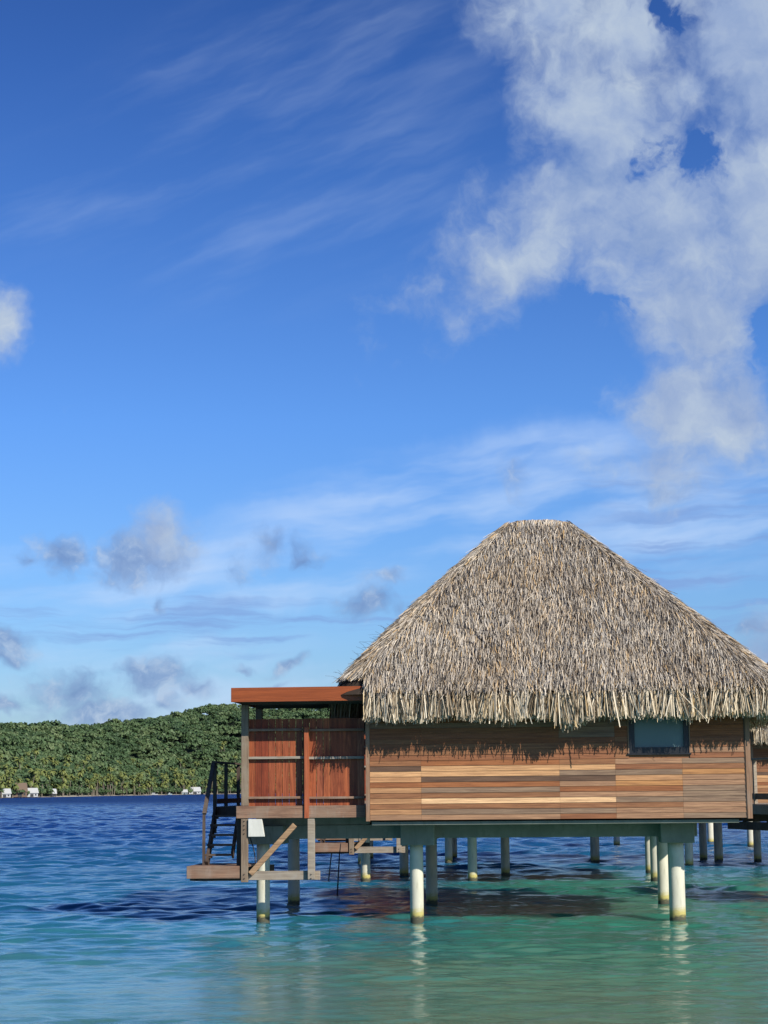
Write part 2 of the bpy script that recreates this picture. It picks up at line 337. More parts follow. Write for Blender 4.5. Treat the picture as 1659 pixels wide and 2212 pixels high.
    for i_ in range(84):
        lam = .22*(4.2/.22)**g.random(); th = g.normal(0, .55) + (.15 if lam > 1.5 else -.1); k = 2*math.pi/lam
        fade = np.clip((lam/(D*st)-2.2)/2.5, 0, 1)*np.clip((D/27/lam)**1.5, .06, 1); sl_ = .019
        ph = k*((x+wx*.35*min(1, lam))*math.sin(th) + (y+wy*.35*min(1, lam))*math.cos(th)) + g.uniform(0, 6.28)
        z += sl_*lam/(2*math.pi)*fade*np.sin(ph)*1.41
    z *= amp*gust*np.clip((520-D)/60, 0, 1); z -= .0
    V = np.stack([x, y, z], -1).reshape(-1, 3); n1, n2 = D.shape
    ii = (np.arange(n1-1)[:, None]*n2 + np.arange(n2-1)[None, :]).reshape(-1)
    F1 = np.stack([ii, ii+1, ii+n2+1, ii+n2], -1)
    # far sheet around it
    L = 30000; b0 = len(V); ring = [(0, j) for j in range(0, n2)] + [(i_, n2-1) for i_ in range(1, n1)] + [(n1-1, j) for j in range(n2-2, -1, -1)] + [(i_, 0) for i_ in range(n1-2, 0, -1)]
    ridx = np.array([i_*n2+j for i_, j in ring]); c0 = np.array([0, -20.]); rv = V[ridx][:, :2]
    ov = rv.copy(); dr = rv - c0; far_ = c0 + dr/np.linalg.norm(dr, axis=1, keepdims=True)*L
    V2 = np.concatenate([far_, np.zeros((len(far_), 1))], 1); nr = len(ridx); k1 = np.arange(nr); k2 = (k1+1) % nr
    F2 = np.stack([ridx[k1], b0+k1, b0+k2, ridx[k2]], -1)
    V = np.concatenate([V, V2]); Fq = np.concatenate([F1, F2])
    o = npmesh('water', V, Fq, m, smooth=True); tag(o, 'turquoise lagoon water turning deep blue far out', 'water', kind='structure')
make_water()

# ------------------------------------------------------------------ blades (thatch straws)
def blades(name, Pts, Wd, mat, parent):
    """Pts (N,K,3) centre lines, Wd (N,3) half width vectors"""
    N, K, _ = Pts.shape
    tap = np.linspace(1.0, 0.65, K)[None, :, None]
    L = Pts - Wd[:, None, :] * tap; Rr = Pts + Wd[:, None, :] * tap
    V = np.stack([L, Rr], 2).reshape(-1, 3)
    base = (np.arange(N) * K * 2)[:, None]; seg = (np.arange(K-1) * 2)[None, :]
    a = base + seg; Fq = np.stack([a, a+1, a+3, a+2], -1).reshape(-1, 4)
    return npmesh(name, V, Fq, mat, parent)
EX0, EX1, EY0, EY1, EZ = -4.60, 5.08, -0.72, 8.75, 4.95     # eave rectangle
RX0, RX1, RY0, RY1, RZ = -0.80, 0.52, 3.92, 4.12, 9.10      # ridge
def roofpt(s, t):
    s = np.asarray(s, float); t = np.asarray(t, float)
    bl = 0.10 * np.sin(np.pi * np.clip(t, 0, 1))
    x0 = EX0 + (RX0-EX0)*t - bl; x1 = EX1 + (RX1-EX1)*t + bl*.2; y0 = EY0 + (RY0-EY0)*t - bl; y1 = EY1 + (RY1-EY1)*t + bl
    lx = x1-x0; ly = y1-y0; per = 2*(lx+ly); q = (s % 1.0) * per
    x = np.where(q < lx, x0+q, np.where(q < lx+ly, x1, np.where(q < 2*lx+ly, x1-(q-lx-ly), x0)))
    y = np.where(q < lx, y0, np.where(q < lx+ly, y0+(q-lx), np.where(q < 2*lx+ly, y1, y1-(q-2*lx-ly))))
    r = np.minimum(0.60*(1-t)+0.16, np.minimum(lx, ly)*.48)
    cx = np.clip(x, x0+r, x1-r); cy = np.clip(y, y0+r, y1-r)
    dx = x-cx; dy = y-cy; dd = np.maximum(np.hypot(dx, dy), 1e-6)
    return np.stack([cx+dx/dd*r, cy+dy/dd*r, EZ+(RZ-EZ)*t], -1)
def nrm(v): return v / np.maximum(np.linalg.norm(v, axis=-1, keepdims=True), 1e-9)
def make_roof(parent):
    # shell
    NS, T = 120, np.linspace(-0.02, 1, 16); s = np.arange(NS)/NS
    rings = [roofpt(s, np.full(NS, tt)) for tt in T]
    inner = roofpt(s, np.full(NS, 0.0)).copy(); c = np.array([.2, 4.0]); inner[:, :2] = c + (inner[:, :2]-c)*.72; inner[:, 2] = 4.9
    rings = [inner] + rings; V = np.concatenate(rings + [np.array([[(RX0+RX1)/2, 4.02, RZ+.02]])])
    Fq = []
    for j in range(len(rings)-1):
        for i in range(NS):
            k = (i+1) % NS; Fq.append((j*NS+i, j*NS+k, (j+1)*NS+k, (j+1)*NS+i))
    top = len(V)-1; j = len(rings)-1
    for i in range(NS): Fq.append((j*NS+i, j*NS+(i+1) % NS, top, top))
    bm = bmesh.new(); vs = [bm.verts.new(p) for p in V]
    for f in Fq:
        u = list(dict.fromkeys(f))
        try: bm.faces.new([vs[i] for i in u])
        except ValueError: pass
    me = bpy.data.meshes.new('roof'); bm.to_mesh(me); bm.free(); me.materials.append(M_under)
    roof = bpy.data.objects.new('roof', me); COL.objects.link(roof); roof.parent = parent
    roof['label'] = 'weathered grey palm thatch roof, hipped to a short ridge'
    # body straws
    N = 210000; t = rng.random(N*3); keep = rng.random(N*3) < (1-t*.90); t = t[keep][:N]; N = len(t); s = rng.random(N)
    t = t + (rng.random(N)-.5)*.01
    p = roofpt(s, t); pd = roofpt(s, t-.02); ps = roofpt(s+.0015, t)
    sd_ = nrm(ps-p); o_ = np.stack([sd_[:, 1], -sd_[:, 0], 0*t], -1); d = nrm(o_*np.sum((pd-p)*o_, -1)[:, None] + np.array([0, 0, 1.])*(pd-p)[:, 2:3]); n = nrm(np.cross(sd_, d)) ; n = np.where((n[:, 2] < 0)[:, None], -n, n)
    ang = rng.normal(0, .10, N) + 0.05*np.sin(p[:, 0]*2.1+p[:, 2]*1.7) + (rng.random(N) < .04)*rng.normal(0, .4, N); lift = rng.normal(.08, .08, N)
    dd = nrm(d + sd_*ang[:, None] + n*lift[:, None])
    ln = rng.uniform(.18, .42, N); off = rng.uniform(.0, .11, N)
    a = p + n*off[:, None]; bnd = rng.normal(0, .05, N)
    c1 = a + dd*(ln*.5)[:, None] + sd_*(bnd*ln)[:, None]
    c2 = a + dd*ln[:, None] - np.array([0, 0, 1])*(ln*.06)[:, None]
    tw = rng.uniform(-1.2, 1.2, N)
    wv_ = nrm(sd_*np.cos(tw)[:, None] + n*np.sin(tw)[:, None]) * rng.uniform(.005, .0105, N)[:, None]
    Pts = np.stack([a, c1, c2], 1)
    m_ = (Pts[:, 2, 2] > 4.93 - rng.exponential(.10, N)) & ~((Pts[:, :, 0].min(1) < -3.9) & (Pts[:, 0, 1] < .9) & (Pts[:, 2, 2] < 5.16))
    blades('thatch_straw', Pts[m_], wv_[m_], M_thatch, roof)
    # hanging fringe
    N = 30000; s = rng.random(N); t = rng.uniform(-.02, .085, N) + rng.exponential(.022, N)
    q0 = roofpt(s, t); lf = (q0[:, 0] < -3.87) & (q0[:, 1] < .9); t = np.where(lf, rng.uniform(.085, .15, N), t)
    p = roofpt(s, t); pd = roofpt(s, t-.02); ps = roofpt(s+.0015, t); sd_ = nrm(ps-p); sd_[:, 2] = 0; o_ = np.stack([sd_[:, 1], -sd_[:, 0], 0*t], -1); d = nrm(o_*np.sum((pd-p)*o_, -1)[:, None] + np.array([0, 0, 1.])*(pd-p)[:, 2:3])
    out = nrm(np.stack([sd_[:, 1], -sd_[:, 0], 0*s], -1)); 
    ctr = np.array([.2, 4.0, 0]); flip = np.sum((p-ctr)*out, -1) < 0; out[flip] *= -1
    inset = rng.uniform(-.07, .20, N); p = p - out*inset[:, None]; inset = np.maximum(inset, 0)
    per = s*38.0; wob = .05*np.sin(per*3.1)+.04*np.sin(per*7.7+1)+.03*np.sin(per*17.3+2)
    zt = 4.34 + wob*.55 + rng.normal(0, .045, N) - (rng.random(N) < .03)*rng.uniform(0, .14, N) + inset*.25
    bump = np.exp(-((p[:, 0]-.38)/.26)**2)*(p[:, 1] < 1)*(p[:, 0] < .75); zt -= bump*.24*rng.uniform(.5, 1.1, N)
    leftfront = (p[:, 0] < -3.87) & (p[:, 1] < .9)
    zt = np.where(leftfront, 5.15 + rng.normal(0, .015, N), zt)
    zt = np.minimum(zt, p[:, 2]-.12)
    lean = (rng.normal(0, .09, N) + .10*np.sin(per*5.3) + .08*np.sin(per*13.1))
    lean = lean + (rng.random(N) < .03)*rng.normal(0, .35, N)
    lean = np.where(leftfront, lean*.3, lean)
    H = p[:, 2]-zt
    c1 = p + d*(H*.22)[:, None]; c1 = c1 + out*rng.uniform(0, .03, N)[:, None]
    tip = np.stack([c1[:, 0], c1[:, 1], zt], -1) + out*(rng.normal(.05, .04, N))[:, None] + sd_*(lean*H)[:, None]
    c2 = (c1+tip)/2 + out*rng.normal(.015, .015, N)[:, None]
    tw = rng.uniform(-1.1, 1.1, N); wv_ = (sd_*np.cos(tw)[:, None] + out*np.sin(tw)[:, None]) * rng.uniform(.007, .016, N)[:, None]
    Pts = np.stack([p, c1, c2, tip], 1)
    m2 = ~((Pts[:, :, 0].min(1) < -3.90) & (Pts[:, 0, 0] > -3.87) & (Pts[:, 0, 1] < .9))
    blades('fringe', Pts[m2], wv_[m2], M_fringe, roof)
    # ridge cap: straws laid over the ridge
    N = 3800; x = rng.uniform(RX0-.12, RX1+.12, N); sgn = np.where(rng.random(N) < .6, -1., 1.); yc = 4.02
    a = np.stack([x, yc+sgn*rng.uniform(-.1, .12, N), RZ+rng.uniform(.02, .10, N)-.16*np.abs((x+.14)/.8)**4], -1)
    ln = rng.uniform(.2, .5, N); le = rng.normal(0, .2, N)
    c1 = a + np.stack([le*ln*.4, sgn*ln*.4, -ln*.16], -1); c2 = c1 + np.stack([le*ln*.6, sgn*ln*.42, -ln*.55], -1)
    wv_ = np.stack([np.ones(N), rng.normal(0, .4, N), rng.normal(0, .3, N)], -1)*rng.uniform(.009, .018, N)[:, None]
    blades('ridge_cap', np.stack([a, c1, c2], 1), wv_, M_thatch, roof)
    # loose hairs standing out of the left hip
    N = 46; tt = rng.uniform(.05, .35, N); s = rng.uniform(.985, .999, N); p = roofpt(s, tt); 
    dv = nrm(np.stack([-rng.uniform(.4, 1.2, N), rng.normal(0, .4, N), rng.uniform(.1, 1.3, N)], -1)); ln = rng.uniform(.15, .5, N)[:, None]
    blades('loose_straw', np.stack([p, p+dv*ln*.6, p+dv*ln+np.array([0, 0, -.06])], 1), np.tile(np.array([[.0022, 0, .0022]]), (N, 1)), M_under, roof)
    return roof

# ------------------------------------------------------------------ the hut
def XZ(px0, px1, py0, py1, y):
    """picture box -> real extents on the plane Y=y"""
    mx, my = (px0+px1)/2, (py0+py1)/2
    return P(px0, my, y).x, P(px1, my, y).x, P(mx, py1, y).z, P(mx, py0, y).z
def pbox(mb, px0, px1, py0, py1, y0, y1, col=None):
    x0, x1, z0, z1 = XZ(px0, px1, py0, py1, y0); mb.box(x0, x1, y0, y1, z0, z1, col); return mb

DKB, MED, RED_, TAN, LT, CRM, GRY, PNK, ORG, RICH = (0.12,0.070,0.042), (0.25,0.115,0.050), (0.240,0.100,0.043), (0.44,0.240,0.112), (0.54,0.315,0.150), (0.66,0.435,0.235), (0.23,0.158,0.102), (0.32,0.186,0.104), (0.39,0.195,0.072), (0.265,0.102,0.036)
J = [-9, -2.72, 0.235, 1.42, 2.83, 9]      # joints between plank lengths
ROWS = [[PNK, PNK, RED_, PNK, GRY], [TAN, GRY, GRY, PNK, PNK], [MED, MED, MED, MED, PNK], [TAN, CRM, CRM, GRY, GRY], [MED, MED, PNK, PNK, GRY],
        [TAN, GRY, RICH, RICH, GRY], [RICH, RICH, PNK, ORG, PNK], [TAN, DKB, DKB, TAN, PNK], [LT, LT, GRY, GRY, ORG], [DKB, LT, LT, RED_, MED],
        [MED, RICH, MED, PNK, GRY], [RED_, RED_, RED_, MED, RED_], [MED, MED, RED_, MED, PNK], [RED_, MED, MED, RED_, MED], [MED, RICH, RED_, MED, RED_]]
WX0, WX1, WZ0, WY1 = P(800, 1770, 0).x, P(1613, 1768, 0).x, P(1200, 1769, 0).z, 7.95
BH = 0.1145
def siding(mb, a0, a1, z0, z1, face, rows=ROWS, holes=()):
    """lap boards; face(u, d, z) maps along, depth outward, height -> point"""
    k = 0; z = z0
    while z < z1:
        row = rows[k % len(rows)] if k < len(rows) else [random.choice((RED_, MED, RICH, GRY)) for _ in range(5)]
        cuts = sorted({a0, a1} | {j for j in J if a0 < j < a1})
        segs = [(cuts[i], cuts[i+1]) for i in range(len(cuts)-1)]
        for (u0, u1) in segs:
            um = (u0+u1)/2; ci = next(i for i in range(5) if J[i] <= um < J[i+1]) if a0 > -20 else 0
            c = row[ci]; v = random.uniform(.93, 1.07); c = tuple(x*v for x in c)
            parts_ = [(u0, u1)]
            for (h0, h1, hz0, hz1) in holes:
                if z+BH > hz0+.03 and z < hz1-.03:
                    parts_ = [q for (p0, p1) in parts_ for q in ((p0, min(p1, h0)), (max(p0, h1), p1)) if q[1]-q[0] > .01]
            for (p0, p1) in parts_:
                zz = z+BH-.004; g = .0015
                mb.hexa([face(p0+g, .016, z), face(p1-g, .016, z), face(p1-g, -.012, z), face(p0+g, -.012, z),
                         face(p0+g, .004, zz), face(p1-g, .004, zz), face(p1-g, -.012, zz), face(p0+g, -.012, zz)], c)
        z += BH; k += 1

def make_hut(loc, label, deck=True):
    random.seed(3)
    root = empty('overwater_hut', (0, 0, 0)); tag(root, label, 'hut', 'thatched huts on piles over the lagoon')
    make_roof(root)
    # walls
    wx0, wx1, wz0, wz1, _, _ = *XZ(1357, 1489, 1540, 1629, 0.0), 0, 0
    wz1 = 4.72
    mb = MB(); ox0, ox1 = wx0, wx1
    mb.box(WX0, ox0, .014, .16, WZ0+.01, 4.95, MED); mb.box(ox1, WX1, .014, .16, WZ0+.01, 4.95, MED)
    mb.box(ox0, ox1, .014, .16, WZ0+.01, wz0, MED); mb.box(ox0, ox1, .014, .16, wz1, 4.95, MED)
    siding(mb, WX0, WX1, WZ0, 4.9, lambda u, d, z: (u, -d, z), holes=[(ox0, ox1, wz0, wz1)])
    wf = mb.build('wall', M_siding, root); wf['label'] = 'front wall of mixed brown and tan lap boards'
    mb = MB(); mb.box(WX1-.13, WX1+.0, .162, WY1-.16, WZ0+.01, 4.95, MED)
    siding(mb, .17, WY1-.01, WZ0, 4.9, lambda u, d, z: (WX1+.004+d, u, z)); mb.build('wall', M_siding, root)
    mb = MB(); mb.box(WX0, WX0+.13, .162, WY1-.16, WZ0+.01, 4.95, MED)
    siding(mb, .17, WY1-.01, WZ0, 4.9, lambda u, d, z: (WX0-.004-d, u, z)); mb.build('wall', M_siding, root)
    mb = MB(); mb.box(WX0, WX1, WY1-.158, WY1, WZ0+.01, 4.95, MED)
    siding(mb, WX0, WX1, WZ0, 4.9, lambda u, d, z: (u, WY1+.014+d, z)); mb.build('wall', M_siding, root)
    mb = MB(); mb.box(WX0+.14, WX1-.14, .165, WY1-.165, WZ0+.02, WZ0+.12); mb.build('floor', M_darkh, root)
    # corner trims
    x0 = P(790, 1660, -.03).x
    mb = MB(); mb.box(x0, WX0-.002, -.035, .11, WZ0-.02, 4.95); mb.build('corner_trim', M_trim, root)
    mb = MB(); mb.box(WX1+.024, WX1+.125, -.035, .11, WZ0-.02, 4.95); mb.build('corner_trim', M_trim, root)
    mb = MB(); mb.box(WX1+.0, WX1+.022, -.02, .012, WZ0-.0, 4.95); mb.build('corner_bead', M_darkh, root)
    # window
    px0, px1, pz0, _ = XZ(1370, 1476, 1540, 1614, .06)
    mb = MB(); fz = wz1
    mb.box(wx0+.012, px0, -.005, .11, wz0+.02, fz); mb.box(px1, wx1-.012, -.005, .11, wz0+.02, fz)
    mb.box(px0, px1, -.003, .108, wz0+.02, pz0); mb.box(px0, px1, -.003, .108, fz-.06, fz-.001)
    win = mb.build('window', M_frame, root); win['label'] = 'black framed window with frosted teal pane'
    mb = MB(); mb.box(px0-.01, px1+.01, .06, .075, pz0-.01, fz-.05); mb.build('pane', M_pane, win)
    mb = MB(); mb.box(wx0-.03, wx1+.03, -.045, .012, wz0-.012, wz0+.018); mb.build('sill', M_frame, win)
    mb = MB(); mb.box(wx0-.012, wx0+.010, -.03, .012, wz0+.02, fz); mb.build('casing', M_trim, win); mb = MB(); mb.box(wx1-.010, wx1+.012, -.03, .012, wz0+.02, fz); mb.build('casing', M_trim, win)
    # concrete underneath
    mb = MB(); mb.box(WX0+.02, WX1-.15, .10, WY1, WZ0-.11, WZ0-.035); sl_ = mb.build('floor_slab', M_conc, root, bevel=.008)
    for yy in (1.32, 7.3):
        mb = MB(); mb.box(-6.5, 3.2, yy, yy+.3, 1.80, WZ0-.112); mb.build('floor_beam', M_conc, root, bevel=.012)
    mb = MB(); mb.box(-6.5, -3.96, 1.34, 7.5, WZ0-.11, 2.30); mb.build('deck_slab', M_conc, root)
    caps = [(536, 612, 1824), (864.5, 938, 1826), (1427, 1500, 1821)]
    for (a, c, bz) in caps:
        x0, x1, z0, _ = XZ(a, c, 1770, bz, .95)
        mb = MB(); mb.box(x0, x1, .95, 1.85, z0, WZ0-.115); mb.build('pile_cap', M_conc, root, bevel=.015)
        mb = MB(); mb.box(x0+.1, x1-.1, 1.852, 7.2, z0+.06, WZ0-.118); mb.build('cross_beam', M_conc, root, bevel=.012)
        mb = MB(); mb.box(x0, x1, 7.202, 7.94, z0+.03, WZ0-.115); mb.build('pile_cap', M_conc, root, bevel=.015)
    piles = []
    for (x, y, r) in [(P(568.5, 1984, 1.45).x, 1.45, .150), (P(901, 1980, 1.45).x, 1.45, .150), (P(1464, 1979, 1.45).x, 1.45, .178), (P(634.7, 1948, 7.6).x, 7.6, .153), (P(933, 1944, 7.6).x, 7.6, .148), (P(1434.5, 1941, 7.6).x, 7.6, .153)]:
        mb = MB(); mb.cyl((0, 0, -2.5), (0, 0, 1.75), r, r*.98, 28, 12, .006)
        o = mb.build('pile', M_pile, root); o.location = (x, y, 0); piles.append(o)
    if not deck:
        move(root, loc); return root, piles
    # tapered concrete end under the deck corner; sunlight on it put in as white
    x0, x1, z0, z1 = XZ(536, 571, 1769.5, 1807.5, .17); xt = P(565, 1770, .17).x
    mb = MB(); mb.hexa([(x0,.17,z0),(x1,.17,z0),(x1,.28-.002,z0),(x0,.28-.002,z0),(x0,.17,z1),(xt,.17,z1),(xt,.28-.002,z1),(x0,.28-.002,z1)])
    o = mb.build('end_block', M_white, root, bevel=.006); o['label'] = 'tapered concrete block below the deck corner, sunlight put in as white'
    # deck
    dz = P(640, 1742, .2).z
    mb = MB()
    for i in range(20):
        y0 = .34+i*.083
        mb.box(-6.72, -3.97, y0, y0+.078, dz-.04, dz-.003)
    for i in range(66):
        y0 = 2.01+i*.083
        mb.box(-7.55, -3.97, y0, y0+.078, dz-.04, dz-.003)
    mb.build('deck', M_greyh, root)
    mb = MB(); pbox(mb, 510, 789, 1740.5, 1767, .2, .32); o = mb.build('deck_beam', M_greyh, root, bevel=.006); o['label'] = 'brown weathered beam under the red screen'
    mb = MB(); mb.box(-7.55, -7.0, 1.97, 2.0, dz-.20, dz-.01); mb.box(-7.55, -7.47, 2.002, 7.4, dz-.2, dz-.044); mb.box(-7.46, -4.0, 3.4, 3.5, dz-.2, dz-.044); mb.box(-7.46, -4.0, 6.4, 6.5, dz-.2, dz-.044)
    mb.build('deck_beam', M_dark, root, bevel=.004)
    # pergola
    ft, fbz = P(640, 1484, -.64).z, P(640, 1515, -.64).z
    fx0, fx1 = P(499, 1500, -.64).x, P(787, 1500, -.64).x
    mb = MB(); mb.box(fx0, fx1, -.64, -.59, fbz, ft); pf = mb.build('fascia', M_red, root, bevel=.004); pf['label'] = 'varnished red timber fascia board'
    mb = MB(); mb.box(fx0, fx0+.05, -.588, 2.55, fbz+.01, ft-.002); mb.box(fx0+.052, fx1, 2.50, 2.55, fbz+.01, ft-.003); mb.build('fascia', M_red, root, bevel=.004)
    mb = MB(); mb.box(fx0+.052, fx1, -.53, 2.46, ft-.10, ft-.06); mb.build('pergola_roof', M_darkh, root)
    x0, x1, z0, z1 = XZ(521, 536, 1515, 1741, .22)
    ry = 2.25; zl = P(640, 1521.5, .27).z
    mb = MB(); mb.box(x0, fx1+.02, .25, .33, zl, ft-.102); mb.build('lintel', M_darkh, root); mb = MB(); mb.box(x0, fx1+.02, ry+.03, ry+.11, zl, ft-.102); mb.build('lintel', M_darkh, root)
    for yy, zb in ((.22, z0-.0), (ry, dz)):
        mb = MB(); mb.box(x0, x1, yy, yy+.145, zb, zl-.002); mb.build('post', M_greyv, root, bevel=.006)
    # privacy screen of vertical boards
    sx0, sx1, sz0, sz1 = XZ(536, 787, 1552.5, 1745, .36)
    nb_ = 17; bw = (sx1-sx0)/nb_; mb = MB()
    pal = [(0.52,0.17,0.065), (0.34,0.10,0.04), (0.42,0.13,0.05), (0.36,0.12,0.055), (0.50,0.19,0.09), (0.40,0.12,0.045), (0.28,0.065,0.025)]
    for i in range(nb_):
        g = .010 if i in (1, 3, 4, 5, 6, 7, 8, 9, 10, 11) else .0015; c = random.choice(pal); v = random.uniform(.9, 1.1)
        h = random.uniform(-.006, .006)
        mb.box(sx0+i*bw+g/2, sx0+(i+1)*bw-g/2, .36+random.uniform(0, .003), .382, sz0, sz1+h, (c[0]*v*.76, c[1]*v*.70, c[2]*v*.68))
    sc = mb.build('privacy_screen', M_redboard, root); sc['label'] = 'screen of upright red stained boards'
    for (a, c) in ((1573.8, 1579), (1634, 1639.5), (1720.5, 1725.5)):
        for (p0, p1) in ((536, 657), (667, 787)):
            rx0, rx1, rz0, rz1 = XZ(p0, p1, a, c, .255)
            mb = MB(); mb.box(rx0, rx1, .255, .357, rz0, rz1); mb.build('screen_rail', M_greyl if a == 1634 else M_greyh, sc, bevel=.003)
    mb = MB(); pbox(mb, 657, 666.5, 1571, 1767.5, .15, .197+.15); mb2 = mb.build('screen_post', M_redpost, sc, bevel=.004)
    # lower landing, its posts, brace, tie
    mb = MB(); pbox(mb, 520.5, 535, 1768, 1906, .22, .33); mb.build('landing_post', M_greyv, root, bevel=.005)
    mb = MB(); pbox(mb, 664.5, 679.5, 1768.5, 1900, .22, .33); mb.build('landing_post', M_greyl, root, bevel=.005)
    mb = MB(); pbox(mb, 511, 520, 1768, 1870, .36, .42); mb.build('landing_post', M_dark, root)
    mb = MB(); pbox(mb, 536.5, 691, 1881.5, 1901, .335, .43); mb.build('landing_tie', M_greyl, root, bevel=.006)
    a = P(541, 1888, .28); c = P(637, 1782, .28)
    mb = MB(); mb.bar(a, c, .118, .09, (0, 0, 1)); br = mb.build('brace', M_pale, root, bevel=.005); br['label'] = 'diagonal pale timber brace'
    lx0, lx1, lz0, lz1 = XZ(403, 519, 1871, 1898, .26)
    pl = MB().box(lx0, lx1, .26, .34, lz0, lz1).build('landing', M_greyh, root, bevel=.006); pl['label'] = 'low timber landing platform at the foot of the stairs'
    mb = MB()
    for i in range(17):
        mb.box(lx0+.02, P(535, 1880, .3).x, .345+i*.094, .345+i*.094+.088, lz1-.03, lz1)
    mb.build('landing_deck', M_greyh, pl)
    mb = MB(); mb.box(lx0+.06, lx1+.5, 1.86, 1.94, lz0, lz1-.032); mb.box(lx0+.06, lx0+.14, .342, 1.858, lz0-.05, lz1-.032); mb.box(lx0+.1, lx1, .5, .58, lz0-.06, lz1-.04)
    mb.build('landing_joist', M_dark, pl)
    for (px, py) in [(527.5, 1774+i*9) for i in range(4)] + [(527.5, 1889), (527.5, 1898), (672, 1889), (672, 1897.5)]:
        q = P(px, py, .22); MB().cyl((q.x, .222, q.z), (q.x, .196, q.z), .013, .010, 8).build('bolt', M_bolt, root)
    # hanging cable by the corner pile
    mb = MB(); pts = [P(537, 1800, .45), P(541, 1812, .45), P(547, 1830, .45), P(551, 1850, .45), P(552, 1875, .5)]
    for i in range(4): mb.cyl(pts[i], pts[i+1], .012, .012, 8)
    mb.build('cable', M_cable, root)
    # stairs: from deck (Y=2.0) down toward the landing
    sxl, sxr = -7.53, -6.98
    topz, botz = dz-.03, lz1; ty, by = 1.97, .86
    st = MB(); st.bar((sxl+.02, ty, topz), (sxl+.02, by, botz), .24, .055, (0, 0, 1)); st.bar((sxr, ty, topz), (sxr, by+.2, botz+.2), .20, .045, (0, 0, 1))
    stairs = st.build('stairs', M_dark, root); stairs['label'] = 'steep dark timber stairs with open treads'
    for i in range(5):
        z = P(487, [1762.5, 1782, 1803.5, 1825, 1846.5][i], 1.75-i*.2).z; y = 1.78-i*.195
        mb = MB(); mb.box(sxl-.03, sxr+.02, y-.1, y+.12, z-.025, z+.020); mb.build('tread', M_darkh, stairs)
        mb = MB(); mb.box(sxl+.045, sxl+.10, y-.08, y+.10, z-.07, z-.02); mb.build('cleat', M_dark, stairs)
    rt = P(462, 1645.5, 2.0).z
    for y in (2.0, 3.5, 5.3):
        MB().box(sxl-.055, sxl+.02, y, y+.075, dz-.20 if y > 2 else dz-.6, rt-.03).build('railing_post', M_dark, root)
    MB().box(sxl-.07, sxl+.055, 1.93, 5.5, rt-.028, rt+.01).build('handrail', M_darkh, root)
    MB().box(sxl+.022, sxl+.045, 2.08, 5.38, dz+.06, dz+.17).build('kick_board', wood_kick, root)
    a = Vector((sxl-.04, 2.0, rt+.0)); c = P(438, 1758, .83); c.x = sxl-.04
    MB().bar(a, c, .055, .085, (0, 0, 1)).build('handrail', M_darkh, stairs)
    MB().box(sxl-.075, sxl-.02, .80, .87, lz1, c.z-.02).build('railing_post', M_dark, stairs)
    move(root, loc)
    return root, piles
def move(root, loc): root.location = loc
wood_kick = wood('reddish dark board', (0.085, 0.028, 0.020), 'y', 0.3, 0.7)
def kids(o): return [c for c in bpy.data.objects if c.parent == o]
def copy_tree(o, parent=None, skip=()):
    c = o.copy(); COL.objects.link(c); c.parent = parent
    for ch in kids(o):
        if ch.name.split('.')[0] not in skip: copy_tree(ch, c, skip)
    return c

hut, piles = make_hut((0, 0, 0), 'nearest thatched wooden hut on concrete piles, with red screen and stairs at its left')
def pile_children(root): return sorted([c for c in kids(root) if c.name.startswith('pile') and not c.name.startswith('pile_cap')], key=lambda c: c.name)
h2 = copy_tree(hut); h2.location = (.55, 17.2, 0); h2['label'] = 'second hut, hidden behind the nearest one, its piles and landing showing beneath the floor'
ps = [c for c in kids(h2) if c.data and c.data.name.startswith('pile') and 'cap' not in c.data.name]
ps.sort(key=lambda c: (round(c.location.y), c.location.x))
print('WL', P(901,1980,1.45).z, P(933,1944,7.6).z, P(1464,1979,1.45).z, P(568,1984,1.45).z)
ps[0].location.y = ps[1].location.y = ps[2].location.y = 2.5; ps[3].location = (P(873, 1887, 23.2).x-.55, 6.0, 0); ps[4].location = (P(1092, 1885, 23.2).x-.55, 6.0, 0)
ps[0].location.x = P(790, 1900, 19.7).x-.55; ps[1].location.x = P(1021, 1898, 19.7).x-.55
h3 = copy_tree(hut); h3.location = (-1.0, 31.4, 0); h3['label'] = 'third and farthest hut behind, only thin distant piles visible under the nearest floor'
for c in kids(h3):
    if c.data and c.data.name.startswith('pile') and 'cap' not in c.data.name and c.location.y < 3: c.location.y = 2.7
for hh in (h2, h3):       # rear walls coloured darker to dull their reflection on the water
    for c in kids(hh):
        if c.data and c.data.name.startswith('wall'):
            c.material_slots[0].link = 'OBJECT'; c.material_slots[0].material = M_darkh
DECK = ('deck', 'deck_slab', 'deck_beam', 'fascia', 'pergola_roof', 'lintel', 'post', 'privacy_screen', 'landing_post', 'landing_tie', 'brace', 'landing', 'bolt', 'cable', 'stairs', 'railing_post', 'handrail', 'kick_board', 'end_block')
h4 = copy_tree(hut, skip=DECK); h4.location = (10.95, 26.6, 0); h4['label'] = 'neighbouring hut at the right edge, shaggy thatch and bright tan siding past the corner'
ps = [c for c in kids(h4) if c.data and c.data.name.startswith('pile') and 'cap' not in c.data.name]
ps.sort(key=lambda c: (round(c.location.y), c.location.x)); ps[0].location = (P(1489, 1866, 29.4).x-10.95, 2.8, 0); ps[3].location = (P(1517, 1818, 36).x-10.95, 9.0, 0)
h5 = None

